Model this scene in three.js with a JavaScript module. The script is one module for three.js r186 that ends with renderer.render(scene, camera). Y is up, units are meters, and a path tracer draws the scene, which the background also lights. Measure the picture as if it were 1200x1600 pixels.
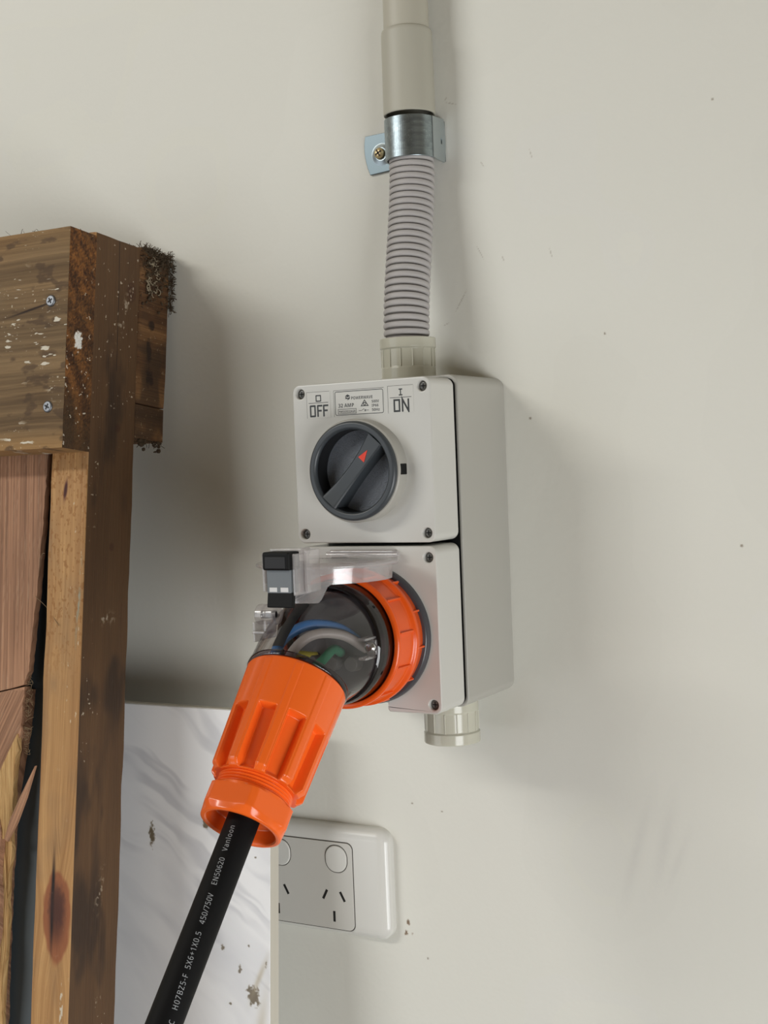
import * as THREE from 'three';
import { RoundedBoxGeometry } from 'three/addons/geometries/RoundedBoxGeometry.js';
import { mergeGeometries } from 'three/addons/utils/BufferGeometryUtils.js';
import { RectAreaLightUniformsLib } from 'three/addons/lights/RectAreaLightUniformsLib.js';

// ---------------------------------------------------------------- camera, light, exposure
const scene = new THREE.Scene();
const MM = 0.001;
const renderer = new THREE.WebGLRenderer({ antialias: true });
renderer.toneMapping = THREE.LinearToneMapping;
renderer.toneMappingExposure = 1.36;
renderer.shadowMap.enabled = true;
RectAreaLightUniformsLib.init();
scene.background = new THREE.Color(0.75, 0.8, 0.86);   // pale overcast day outside the garage openings

const camera = new THREE.PerspectiveCamera(41.702, 1200 / 1600, 0.05, 30);
{
  const F = new THREE.Vector3(-0.48431929, -0.03444604, -0.87421296);
  const R = new THREE.Vector3(0.87471535, -0.03910448, -0.48305682);
  const U = new THREE.Vector3(0.01754625, 0.99864123, -0.04906953);
  camera.position.set(0.476517, -0.05445, 0.852759);
  camera.quaternion.setFromRotationMatrix(new THREE.Matrix4().makeBasis(R, U, F.clone().negate()));
  scene.add(camera);
}
function opening(color, intensity, w, h, pos, target) {
  const l = new THREE.RectAreaLight(color, intensity, w, h);
  l.position.set(...pos); l.lookAt(...target); l.castShadow = true; scene.add(l);
  return l;
}
// daylight: a tall wide garage opening in the wall behind the camera to the left (bright sky in its upper band, paler driveway low down),
// and an unseen low opening on the right, sized and placed for its fill light
opening(new THREE.Color(1.0, 0.985, 0.925), 25, 1.9, 0.26, [-2.0, 1.52, 2.59], [-2.0, 1.52, 0]);
opening(new THREE.Color(1.0, 0.99, 0.97), 0.5, 2.3, 0.9, [-2.3, -0.84, 2.59], [-2.3, -0.84, 0]);
opening(new THREE.Color(0.98, 0.995, 1.0), 5.5, 1.2, 0.9, [1.45, -0.84, 1.15], [0, -0.84, 1.15]);

// ---------------------------------------------------------------- helpers
let seed = 7;
const rnd = () => { seed = (seed * 1664525 + 1013904223) >>> 0; return seed / 4294967296; };
const hash = (x, y, s) => { let h = (x * 374761393 + y * 668265263 + s * 2246822519) | 0; h = Math.imul(h ^ (h >>> 13), 1274126177); h ^= h >>> 16; return (h >>> 0) / 4294967296; };
function vnoise(x, y, s = 0) {
  const xi = Math.floor(x), yi = Math.floor(y), xf = x - xi, yf = y - yi;
  const u = xf * xf * (3 - 2 * xf), v = yf * yf * (3 - 2 * yf);
  const a = hash(xi, yi, s), b = hash(xi + 1, yi, s), c = hash(xi, yi + 1, s), d = hash(xi + 1, yi + 1, s);
  return a + (b - a) * u + (c - a) * v + (a - b - c + d) * u * v;
}
function fbm(x, y, s = 0, o = 4) { let r = 0, a = 0.5, t = 0; for (let i = 0; i < o; i++) { r += a * vnoise(x, y, s + i * 17); t += a; x *= 2.03; y *= 2.03; a *= 0.5; } return r / t; }
const clamp01 = (x) => Math.min(1, Math.max(0, x));
const sstep = (a, b, x) => { const t = clamp01((x - a) / (b - a)); return t * t * (3 - 2 * t); };
const lerp = (a, b, t) => a + (b - a) * t;
const mix3 = (a, b, t) => [lerp(a[0], b[0], t), lerp(a[1], b[1], t), lerp(a[2], b[2], t)];

// texture from a function of millimetres: fn(x, y) -> [r, g, b, height] (0..255 sRGB, 0..1); returns colour and height maps
function paint(x0, y0, x1, y1, w, h, fn, wrap = THREE.ClampToEdgeWrapping, bump = true) {
  const c = new Uint8Array(w * h * 4), b = bump ? new Uint8Array(w * h * 4) : null;
  for (let j = 0; j < h; j++) for (let i = 0; i < w; i++) {
    const p = fn(lerp(x0, x1, (i + 0.5) / w), lerp(y0, y1, (j + 0.5) / h)), k = (j * w + i) * 4;
    c[k] = clamp01(p[0] / 255) * 255; c[k + 1] = clamp01(p[1] / 255) * 255; c[k + 2] = clamp01(p[2] / 255) * 255; c[k + 3] = 255;
    if (b) { b[k] = b[k + 1] = b[k + 2] = clamp01(p[3]) * 255; b[k + 3] = 255; }
  }
  const make = (d, srgb) => {
    const t = new THREE.DataTexture(d, w, h, THREE.RGBAFormat);
    t.magFilter = THREE.LinearFilter; t.minFilter = THREE.LinearFilter; t.wrapS = t.wrapT = wrap;
    if (srgb) t.colorSpace = THREE.SRGBColorSpace;
    t.repeat.set(1000 / (x1 - x0), 1000 / (y1 - y0)); t.offset.set(-x0 / (x1 - x0), -y0 / (y1 - y0));   // uv are metres
    t.needsUpdate = true; return t;
  };
  return { map: make(c, true), bumpMap: b ? make(b, false) : null };
}
const plastic = (hex, roughness = 0.35, extra = {}) => new THREE.MeshPhysicalMaterial({ color: hex, roughness, ...extra });
const metal = (hex, roughness = 0.3) => new THREE.MeshStandardMaterial({ color: hex, roughness, metalness: 1 });

const taken = {};
function numbered(n) { const k = (taken[n] = (taken[n] ?? -1) + 1); return k ? `${n}_${String(k).padStart(3, '0')}` : n; }
const origin = new WeakMap();
function thing(name, label, category, pos = [0, 0, 0], group) {
  const o = new THREE.Group(); o.name = numbered(name); o.position.set(pos[0] * MM, pos[1] * MM, pos[2] * MM);
  o.userData = { label, category }; if (group) o.userData.group = group;
  origin.set(o, pos); scene.add(o); return o;
}
const plain = (g) => { const n = g.index ? g.toNonIndexed() : g; for (const k of Object.keys(n.attributes)) if (!['position', 'normal', 'uv'].includes(k)) n.deleteAttribute(k); return n; };
// geometries are in millimetres of the wall frame (x right, y up, z out of the wall, origin at the top left of the switch plate)
function part(name, geos, material, parent, label) {
  const list = (Array.isArray(geos) ? geos : [geos]).map(plain);
  const g = list.length > 1 ? mergeGeometries(list) : list[0];
  let p = parent; while (p && !origin.has(p)) p = p.parent;
  const o = p ? origin.get(p) : [0, 0, 0];
  g.translate(-o[0], -o[1], -o[2]); g.scale(MM, MM, MM);
  const m = new THREE.Mesh(g, material); m.name = numbered(name); m.castShadow = m.receiveShadow = true;
  if (label) m.userData.label = label;
  (parent ?? scene).add(m); return m;
}
function structure(name, geos, material) { const m = part(name, geos, material); m.userData.kind = 'structure'; return m; }
const box = (x0, x1, y0, y1, z0, z1, r = 0, seg = 3) => {
  const g = r ? new RoundedBoxGeometry(x1 - x0, y1 - y0, z1 - z0, seg, r) : new THREE.BoxGeometry(x1 - x0, y1 - y0, z1 - z0);
  return g.translate((x0 + x1) / 2, (y0 + y1) / 2, (z0 + z1) / 2);
};
function rrect(x0, x1, y0, y1, r, S = THREE.Shape) {
  const s = new S();
  s.moveTo(x0 + r, y0); s.lineTo(x1 - r, y0); s.absarc(x1 - r, y0 + r, r, -Math.PI / 2, 0); s.lineTo(x1, y1 - r); s.absarc(x1 - r, y1 - r, r, 0, Math.PI / 2);
  s.lineTo(x0 + r, y1); s.absarc(x0 + r, y1 - r, r, Math.PI / 2, Math.PI); s.lineTo(x0, y0 + r); s.absarc(x0 + r, y0 + r, r, Math.PI, Math.PI * 1.5);
  return s;
}
const hole = (x, y, r) => { const p = new THREE.Path(); p.absarc(x, y, r, 0, Math.PI * 2, true); return p; };
function extrude(shape, z0, z1, bevel = 0, curveSegments = 16) {   // bevelled plate between z0 and z1, outline kept
  const g = new THREE.ExtrudeGeometry(shape, bevel ? { depth: z1 - z0 - 2 * bevel, bevelEnabled: true, bevelThickness: bevel, bevelSize: bevel, bevelOffset: -bevel, bevelSegments: 4, curveSegments } : { depth: z1 - z0, bevelEnabled: false, curveSegments });
  return g.translate(0, 0, z0 + bevel);
}
// lathe with sharp creases: profile [[r, t], ...] turned about y
function lathe(profile, seg = 64) {
  const pts = [];
  profile.forEach(([r, t], i) => { pts.push(new THREE.Vector2(r, t)); });
  const g = new THREE.LatheGeometry(pts, seg).toNonIndexed(); return g;
}
// bevelled profile: rounds each inner corner of a polyline
function soft(profile, r = 0.8, n = 3) {
  const out = [profile[0]];
  for (let i = 1; i < profile.length - 1; i++) {
    const [a, b, c] = [profile[i - 1], profile[i], profile[i + 1]];
    const d1 = Math.hypot(a[0] - b[0], a[1] - b[1]), d2 = Math.hypot(c[0] - b[0], c[1] - b[1]), q = Math.min(r, d1 * 0.45, d2 * 0.45);
    const p = [b[0] + (a[0] - b[0]) / d1 * q, b[1] + (a[1] - b[1]) / d1 * q], s = [b[0] + (c[0] - b[0]) / d2 * q, b[1] + (c[1] - b[1]) / d2 * q];
    for (let k = 0; k <= n; k++) { const t = k / n; out.push([(1 - t) ** 2 * p[0] + 2 * t * (1 - t) * b[0] + t * t * s[0], (1 - t) ** 2 * p[1] + 2 * t * (1 - t) * b[1] + t * t * s[1]]); }
  }
  out.push(profile[profile.length - 1]); return out;
}
const tube = (pts, r, seg = 40, rs = 14) => new THREE.TubeGeometry(new THREE.CatmullRomCurve3(pts.map((p) => new THREE.Vector3(...p))), seg, r, rs);
// surface from a function f(u, v) -> [x, y, z]
function surface(f, nu, nv) {
  const pos = [], uv = [], idx = [];
  for (let j = 0; j <= nv; j++) for (let i = 0; i <= nu; i++) { pos.push(...f(i / nu, j / nv)); uv.push(i / nu, j / nv); }
  for (let j = 0; j < nv; j++) for (let i = 0; i < nu; i++) { const a = j * (nu + 1) + i, b = a + 1, c = a + nu + 1, d = c + 1; idx.push(a, b, d, a, d, c); }
  const g = new THREE.BufferGeometry();
  g.setAttribute('position', new THREE.Float32BufferAttribute(pos, 3)); g.setAttribute('uv', new THREE.Float32BufferAttribute(uv, 2)); g.setIndex(idx); g.computeVertexNormals();
  return g;
}
const toZ = (g, x, y, z = 0) => g.rotateX(Math.PI / 2).translate(x, y, z);   // a lathe about y becomes one about z

// ---------------------------------------------------------------- materials
const SPOTS = [[-175, -325, 3, 9], [-124, -311, 4.5, 5], [-108.6, -400.5, 2, 2.5], [-82, -431.6, 5.5, 7], [-71, -407, 1.6, 3], [-94, -414, 1.6, 3.5], [-102, -440, 1, 1], [-86, -396, 1, 1], [-80, -332, 1, 1]];
const wallMarks = [
  // [x mm, y mm, kind, size, turn]
];
const smear = (x, y, cx, cy, len, wid, ang) => { const c = Math.cos(ang), s = Math.sin(ang), dx = x - cx, dy = y - cy, a = dx * c + dy * s, b = -dx * s + dy * c; return Math.exp(-((a / len) ** 2) - (b / wid) ** 2); };
const wallPaint = paint(-420, -560, 330, 360, 1000, 1227, (x, y) => {
  const fade = sstep(0, 60, Math.min(x + 420, 330 - x, y + 560, 360 - y));
  const big = (fbm(x * 0.006, y * 0.006, 3, 3) - 0.5) * fade, fine = 0.5 + (fbm(x * 0.35, y * 0.35, 5, 3) - 0.5) * fade;
  let c = [225 + big * 5, 224 + big * 5, 215 + big * 6];
  let k = 0;
  // short scratches and hairs
  for (const [cx, cy, l, a] of [[70, 195, 5, -0.3], [66, 199, 2, 0.9], [92, 150, 3, -1], [128, 152, 4, -1.3], [88, 90, 6, -1.1], [105, 84, 3, -1.2], [140, 84, 4, -1.3], [72, 58, 10, 1.0], [60, 43, 3, 0.4]])
    k = Math.max(k, 0.32 * sstep(0.3, 0.8, smear(x, y, cx, cy, l, 0.35, a)));
  for (const [cx, cy, r] of [[176, 27, 0.9], [121, -26, 1.1], [262, -114, 1.2], [252, 168, 0.8], [18, -300, 0.8], [42, -304, 0.7], [26, -413, 0.9]]) k = Math.max(k, 0.75 * sstep(r, r * 0.4, Math.hypot(x - cx, y - cy)));
  c = mix3(c, [120, 108, 92], k);
  // faint scuffs low on the wall at the right
  const sc = smear(x, y, 205, -312, 26, 4, 1.35) + smear(x, y, 186, -318, 30, 3.5, 1.3) + 0.7 * smear(x, y, 214, -322, 18, 2.5, 1.2);
  c = mix3(c, [196, 194, 190], clamp01(sc) * 0.3 * (0.6 + 0.4 * fine));
  // brown chip beside the power outlet
  const chip = fbm(x * 0.28, y * 0.28, 9, 3) + 0.5 * Math.max(smear(x, y, 9.5, -394, 4, 2.2, 1.3), smear(x, y, 11, -388, 3, 1.6, 1.8));
  c = mix3(c, [128, 108, 88], sstep(0.8, 0.9, chip) * (Math.hypot(x - 10, y + 391) < 9 ? 1 : 0));
  // crumb of dirt under the outlet
  return [...c, 0.5 + 0.35 * (fine - 0.5) + big * 0.6 - k * 0.3];
});
const wallMat = new THREE.MeshStandardMaterial({ roughness: 0.62, map: wallPaint.map, bumpMap: wallPaint.bumpMap, bumpScale: 0.0004 });
const plainWall = new THREE.MeshStandardMaterial({ color: '#9c9182', roughness: 0.8 });
const concrete = new THREE.MeshStandardMaterial({ color: '#75706a', roughness: 0.85 });
const boxGrey = plastic('#aeaca4', 0.34);
const coverGrey = plastic('#cbcac4', 0.22);
const conduitGrey = plastic('#b9b5a6', 0.5);
const flexGrey = plastic('#b2aeac', 0.55);
const flexGrooveShade = plastic('#57534f', 0.7);  // same plastic, darkened to paint in the shade of the grooves
const adaptorCream = plastic('#c4c2b2', 0.16);
const rubber = plastic('#0c0d0e', 0.6, { specularIntensity: 0.5 });
const knobDark = plastic('#3c4145', 0.36);
const knobFloor = (() => {
  const t = paint(0, 0, 64, 64, 256, 256, (x, y) => { const n = vnoise(x * 2.2, y * 2.2, 4) * 0.6 + vnoise(x * 4.4, y * 4.4, 8) * 0.4; return [98 + n * 18, 104 + n * 18, 113 + n * 18, n]; }, THREE.RepeatWrapping);
  return new THREE.MeshStandardMaterial({ roughness: 0.5, map: t.map, bumpMap: t.bumpMap, bumpScale: 0.0004 });
})();
const red = plastic('#e23a1c', 0.4);
const orange = plastic('#f76a22', 0.22);
const orangeRing = plastic('#ea5a16', 0.2);
const clear = new THREE.MeshPhysicalMaterial({ color: '#efeded', roughness: 0.13, transmission: 0.8, thickness: 0, ior: 1.75 });
const smoke = new THREE.MeshPhysicalMaterial({ color: '#d9d5d4', roughness: 0.03, transmission: 1, thickness: 0, ior: 1.56 });
const smokeDark = new THREE.MeshPhysicalMaterial({ color: '#93828a', roughness: 0.04, transmission: 1, thickness: 0, ior: 1.56 });
const zinc = (() => {
  const t = paint(0, 0, 40, 40, 256, 256, (x, y) => { const n = fbm(x * 0.5, y * 0.5, 2, 4), s = vnoise(x * 3, y * 3, 7); const v = 168 + (n - 0.5) * 46 + (s > 0.86 ? 26 : 0); return [v * 0.92 - 4, v * 0.95 + 2, v * 0.97 + 3, n]; }, THREE.RepeatWrapping);
  return new THREE.MeshStandardMaterial({ map: t.map, roughness: 0.33, metalness: 1 });
})();
const chrome = metal('#d9dadc', 0.12);
const brass = metal('#e6d2a4', 0.5);
const whitePlastic = plastic('#d9d8d2', 0.2);
const dark = plastic('#17171a', 0.5);
const wireBlue = plastic('#5b9be2', 0.35), wireGrey = plastic('#c6c4c0', 0.35), wireGreen = plastic('#4c9a78', 0.4), wireYellow = plastic('#d8cf5a', 0.4);

// ---------------------------------------------------------------- the room (origin of the wall frame is 1.3 m above the floor)
{
  const X0 = -4000, X1 = 1460, Y0 = -1300, Y1 = 2000, Z1 = 2600;
  const wb = structure('wall_back', box(X0 - 150, X1 + 150, Y0 - 100, Y1 + 100, -120, 0), wallMat);
  { // uv in metres
    const p = wb.geometry.attributes.position, uv = wb.geometry.attributes.uv;
    for (let i = 0; i < p.count; i++) uv.setXY(i, p.getX(i), p.getY(i));
  }
  structure('floor', box(X0 - 150, X1 + 150, Y0 - 100, Y0, 0, Z1 + 150), concrete);
  structure('ceiling', box(X0 - 150, X1 + 150, Y1, Y1 + 100, 0, Z1 + 150), plainWall);
  structure('wall_left', box(X0 - 150, X0, Y0, Y1, 0, Z1), plainWall);
  const sr = new THREE.Shape([[0, Y0], [Z1, Y0], [Z1, Y1], [0, Y1]].map((p) => new THREE.Vector2(...p)));
  sr.holes.push(new THREE.Path([[545, Y0 + 1], [545, -385], [1755, -385], [1755, Y0 + 1]].map((p) => new THREE.Vector2(...p))));
  structure('wall_right', extrude(sr, 0, 150).rotateY(-Math.PI / 2).translate(X1 + 150, 0, 0), plainWall);
  const s = new THREE.Shape([[X0 - 150, Y0], [X1 + 150, Y0], [X1 + 150, Y1], [X0 - 150, Y1]].map((p) => new THREE.Vector2(...p)));
  const win = new THREE.Path([[-3460, Y0 + 1], [-3460, 1660], [-1000, 1660], [-1000, Y0 + 1]].map((p) => new THREE.Vector2(...p)));
  s.holes.push(win);
  structure('wall_front', extrude(s, Z1, Z1 + 150), plainWall);
}

// ---------------------------------------------------------------- switched outlet on the wall
const P = { x: 50.5, y: -161.5 };        // axis of the round socket
const sw = thing('switched_socket', 'pale grey wall-mounted isolator with dark rotary knob above a round industrial socket', 'isolator switch', [50.5, -105, 0]);
{
  const out = rrect(-1.2, 102.3, -212.6, 2.6, 7); out.holes.push(rrect(1.4, 99.7, -210, 0, 5, THREE.Path));
  const shell = extrude(out, 0, 73.7, 1.1);
  part('back_box', [shell, box(1, 100, -210.5, 0.4, 1, 4)], boxGrey, sw);
  part('gasket', [extrude(rrect(2, 99.4, -103, -0.8, 4), 60, 79), extrude(rrect(2, 99.4, -210, -106, 4), 60, 79), box(1.5, 99.6, -108, -101, 60, 74.5)], rubber, sw, 'black rubber seal behind the covers');

  function corners(shape, pts) { for (const [x, y] of pts) shape.holes.push(hole(x, y, 3.2)); }
  function screw(x, y, parent) {
    const head = toZ(lathe([[0.001, 2.4], [2.2, 2.3], [3.2, 1.6], [3.9, 0], [3.9, -8]], 32), x, y, 105.6);
    const s = part('cover_screw', head, plastic('#5d5c58', 0.3), parent, 'dark grey screw in its recess');
    part('recess', [box(x - 1.7, x + 1.7, y - 0.3, y + 0.3, 107.4, 108.12), box(x - 0.3, x + 0.3, y - 1.7, y + 1.7, 107.4, 108.12)], rubber, s);
  }
  const s1 = rrect(0, 101, -103.2, 0, 5.5); corners(s1, [[5.9, -5.9], [95.1, -5.9], [5.9, -97.3], [95.1, -97.3]]);
  s1.holes.push(hole(50.5, -57, 27));
  const cover = part('switch_cover', extrude(s1, 77, 110, 1.0, 24), coverGrey, sw);
  for (const [x, y] of [[5.9, -5.9], [95.1, -5.9], [5.9, -97.3], [95.1, -97.3]]) screw(x, y, cover);
  // socket cover: its lower edge steps up at the left, behind the locking ring
  const s2 = new THREE.Shape(); const r = 5.5;
  s2.moveTo(66, -211); s2.lineTo(101 - r, -211); s2.absarc(101 - r, -211 + r, r, -Math.PI / 2, 0); s2.lineTo(101, -105.4 - r); s2.absarc(101 - r, -105.4 - r, r, 0, Math.PI / 2);
  s2.lineTo(r, -105.4); s2.absarc(r, -105.4 - r, r, Math.PI / 2, Math.PI); s2.lineTo(0, -200); s2.absarc(5, -200, 5, Math.PI, Math.PI * 1.5); s2.lineTo(62.5, -205); s2.lineTo(62.5, -209.4); s2.absarc(64.5, -209, 2, Math.PI, Math.PI * 1.5);
  corners(s2, [[95.1, -112.6], [95.1, -205.1]]);
  const cover2 = part('socket_cover', extrude(s2, 77, 110, 1.0, 24), coverGrey, sw);
  for (const [x, y] of [[95.1, -112.6], [95.1, -205.1]]) screw(x, y, cover2);

  // rotary knob
  const K = [50.5, -57];
  part('knob_collar', toZ(lathe(soft([[29.5, 108], [32.6, 108], [32.8, 120.4], [32, 121.2], [29.5, 121.2]], 0.5), 96), ...K), boxGrey, sw);
  part('collar_notch', box(K[0] + 31.4, K[0] + 33.0, K[1] - 3.4, K[1] + 3.4, 111.5, 119.5, 0.5), rubber, sw, 'black lock slot in the side of the collar');
  const knob = part('rotary_knob', toZ(lathe(soft([[30.6, 117], [31.4, 119], [31.4, 123.2], [30.2, 124.4], [27.2, 124.4], [26.2, 123.0], [26.1, 121.6], [28.5, 119], [28.5, 112]], 0.7, 4), 96), ...K), knobDark, sw);
  part('knob_well', toZ(lathe([[26.1, 121.8], [25.7, 110.6], [27.5, 109]], 96), ...K), plastic('#131416', 0.45), knob, 'inner wall of the dish, painted black for its shade');  // black colour paints in the shade inside the dish
  const floorG = new THREE.CircleGeometry(26.4, 64).translate(K[0], K[1], 110.8);
  { const p = floorG.attributes.position, uv = floorG.attributes.uv; for (let i = 0; i < p.count; i++) uv.setXY(i, p.getX(i) * MM, p.getY(i) * MM); }
  part('knob_floor', floorG, knobFloor, knob, 'grained dark grey dish floor');
  // grip bar, dished along its length, turned towards ON
  const a = 48 * Math.PI / 180, L = 26.2;
  const grip = surface((u, v) => {
    const t = (v - 0.5) * 2, l = t * L, w = 4.6 + 1.6 * t * t, top = 124.4 - 3.0 * (1 - t * t), th = u * 4;   // section: up the left side, across the top, down the right
    const pts = [[-w - 0.7, 110], [-w, top - 0.9], [-w + 0.9, top], [w - 0.9, top], [w, top - 0.9], [w + 0.7, 110]];
    const k = Math.min(4.999, u * 5), i = Math.floor(k), f = k - i;
    const x = lerp(pts[i][0], pts[i + 1][0], f), z = lerp(pts[i][1], pts[i + 1][1], f);
    return [K[0] + l * Math.cos(a) + x * Math.sin(a), K[1] + l * Math.sin(a) - x * Math.cos(a), z];
  }, 40, 48);
  part('grip', grip, knobDark, knob);
  const tri = new THREE.Shape([[9.2, -2.6], [17, 0], [9.2, 2.6]].map(([l, x]) => new THREE.Vector2(K[0] + l * Math.cos(a) + x * Math.sin(a), K[1] + l * Math.sin(a) - x * Math.cos(a))));
  const arrow = new THREE.ExtrudeGeometry(tri, { depth: 0.4, bevelEnabled: false });
  { const p = arrow.attributes.position; for (let i = 0; i < p.count; i++) { const l = (p.getX(i) - K[0]) * Math.cos(a) + (p.getY(i) - K[1]) * Math.sin(a); p.setZ(i, p.getZ(i) - 0.15 + 124.4 - 3.0 * (1 - (l / L) ** 2)); } arrow.computeVertexNormals(); }
  part('arrow', arrow, red, knob, 'red pointer arrow on the grip');
}
// printed labels above the knob
function canvasLabel(name, x0, x1, y0, y1, draw, label) {
  const S = 24, w = Math.round((x1 - x0) * S), h = Math.round((y1 - y0) * S);
  const cv = document.createElement('canvas'); cv.width = w; cv.height = h;
  const c = cv.getContext('2d'); c.fillStyle = '#cccbc5'; c.fillRect(0, 0, w, h); c.scale(S, S); draw(c, x1 - x0, y1 - y0);
  const t = new THREE.CanvasTexture(cv); t.colorSpace = THREE.SRGBColorSpace;
  const g = new THREE.PlaneGeometry(x1 - x0, y1 - y0).translate((x0 + x1) / 2, (y0 + y1) / 2, 110.14);
  const rim = box(x0, x1, y0, y1, 109.9, 110.12);
  const o = part(name, g, new THREE.MeshPhysicalMaterial({ map: t, roughness: 0.3 }), sw, label);
  part('label_backing', rim, coverGrey, o);
}
const INK = '#2c2d2c';
canvasLabel('off_label', 10.8, 28.8, -22, -5, (c, w, h) => {
  c.strokeStyle = '#5a5a56'; c.lineWidth = 0.22; c.beginPath(); c.moveTo(0.2, h); c.lineTo(0.2, 0.2); c.lineTo(w - 0.6, 0.2); c.stroke();
  c.strokeStyle = INK; c.lineWidth = 0.75; c.lineJoin = 'round'; c.strokeRect(7.4, 2.6, 3.4, 3.6);
  c.lineWidth = 0.35; c.beginPath(); c.moveTo(1.6, 7.3); c.lineTo(16.4, 7.3); c.stroke();
  c.lineWidth = 1.15; c.lineCap = 'butt';
  c.strokeRect(2.9, 9.2, 3.4, 6.6);
  for (const x of [8.4, 12.9]) { c.beginPath(); c.moveTo(x, 16.3); c.lineTo(x, 9.2); c.lineTo(x + 3.5, 9.2); c.moveTo(x, 12.4); c.lineTo(x + 2.9, 12.4); c.stroke(); }
}, 'printed label reading O OFF');
canvasLabel('on_label', 70.9, 89.2, -21.8, -4.6, (c, w, h) => {
  c.strokeStyle = '#5a5a56'; c.lineWidth = 0.22; c.beginPath(); c.moveTo(0.2, h); c.lineTo(0.2, 0.2); c.lineTo(w - 0.2, 0.2); c.stroke();
  c.strokeStyle = INK; c.lineWidth = 0.75; c.beginPath(); c.moveTo(8, 2.5); c.lineTo(10.6, 2.5); c.moveTo(9.3, 2.5); c.lineTo(9.3, 6.1); c.moveTo(8, 6.1); c.lineTo(10.6, 6.1); c.stroke();
  c.lineWidth = 0.35; c.beginPath(); c.moveTo(1.6, 7.6); c.lineTo(16.8, 7.6); c.stroke();
  c.lineWidth = 1.15; c.strokeRect(4.6, 9.2, 3.6, 6.9);
  c.beginPath(); c.moveTo(10.4, 16.7); c.lineTo(10.4, 8.8); c.lineTo(14.6, 16.4); c.lineTo(14.6, 8.6); c.stroke();
}, 'printed label reading I ON');
canvasLabel('rating_label', 31.2, 68.5, -21.9, -5, (c, w, h) => {
  c.strokeStyle = '#6a6a66'; c.lineWidth = 0.3; c.beginPath(); c.moveTo(0.3, h); c.lineTo(0.3, 0.3); c.lineTo(w - 0.3, 0.3); c.stroke();
  c.strokeStyle = INK; c.lineWidth = 0.42; c.beginPath(); c.roundRect(1.3, 1.2, w - 2.2, h - 2, 1); c.stroke();
  c.fillStyle = INK; c.textBaseline = 'alphabetic';
  // round swirl mark and the maker's name
  c.beginPath(); for (let k = 0; k < 6; k++) { const a = k * Math.PI / 3 + 0.52; c[k ? 'lineTo' : 'moveTo'](10.6 + 1.9 * Math.cos(a), 5.0 + 1.9 * Math.sin(a)); } c.closePath(); c.fill();
  c.strokeStyle = '#d3d2cd'; c.lineWidth = 0.4; c.beginPath(); c.moveTo(9.4, 4.6); c.lineTo(10.9, 5.3); c.lineTo(11.9, 4.5); c.moveTo(9.4, 6.0); c.lineTo(10.7, 6.5); c.stroke();
  const text = (s, x, y, size, tw, bold) => { c.font = `${bold ? 'bold ' : ''}${size}px sans-serif`; c.save(); c.translate(x, y); c.scale(tw / c.measureText(s).width, 1); c.fillText(s, 0, 0); c.restore(); };
  text('POWERWAVE', 13.0, 6.1, 2.7, 16.0, true);
  text('32 AMP', 3.4, 11.3, 3.3, 11.8, true);
  c.strokeStyle = INK; c.lineWidth = 0.3; c.strokeRect(3.2, 12.4, 13.4, 2.9); text('PWSSO532AGR', 3.7, 14.7, 2.1, 12.4, true);
  text('500V', 28, 9.6, 2.4, 5.4, true); text('IP66', 28, 12.2, 2.4, 5, true); text('50Hz', 28, 14.9, 2.4, 5.8, true);
  c.lineWidth = 0.55; c.beginPath(); c.moveTo(20.4, 11.0); c.lineTo(22.9, 7.4); c.lineTo(25.4, 11.0); c.closePath(); c.stroke(); c.beginPath(); c.arc(22.9, 9.8, 0.8, 0, 7); c.stroke();
  c.lineWidth = 0.3; c.beginPath(); c.moveTo(18.4, 13.9); c.lineTo(20.6, 13.9); c.lineTo(22.4, 12.8); c.moveTo(22.6, 13.9); c.lineTo(25.8, 13.9); c.moveTo(22.8, 13.2); c.lineTo(23.6, 14.6); c.moveTo(23.6, 13.2); c.lineTo(22.8, 14.6); c.stroke();
}, 'printed rating plate with maker name and 32 AMP');

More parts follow.
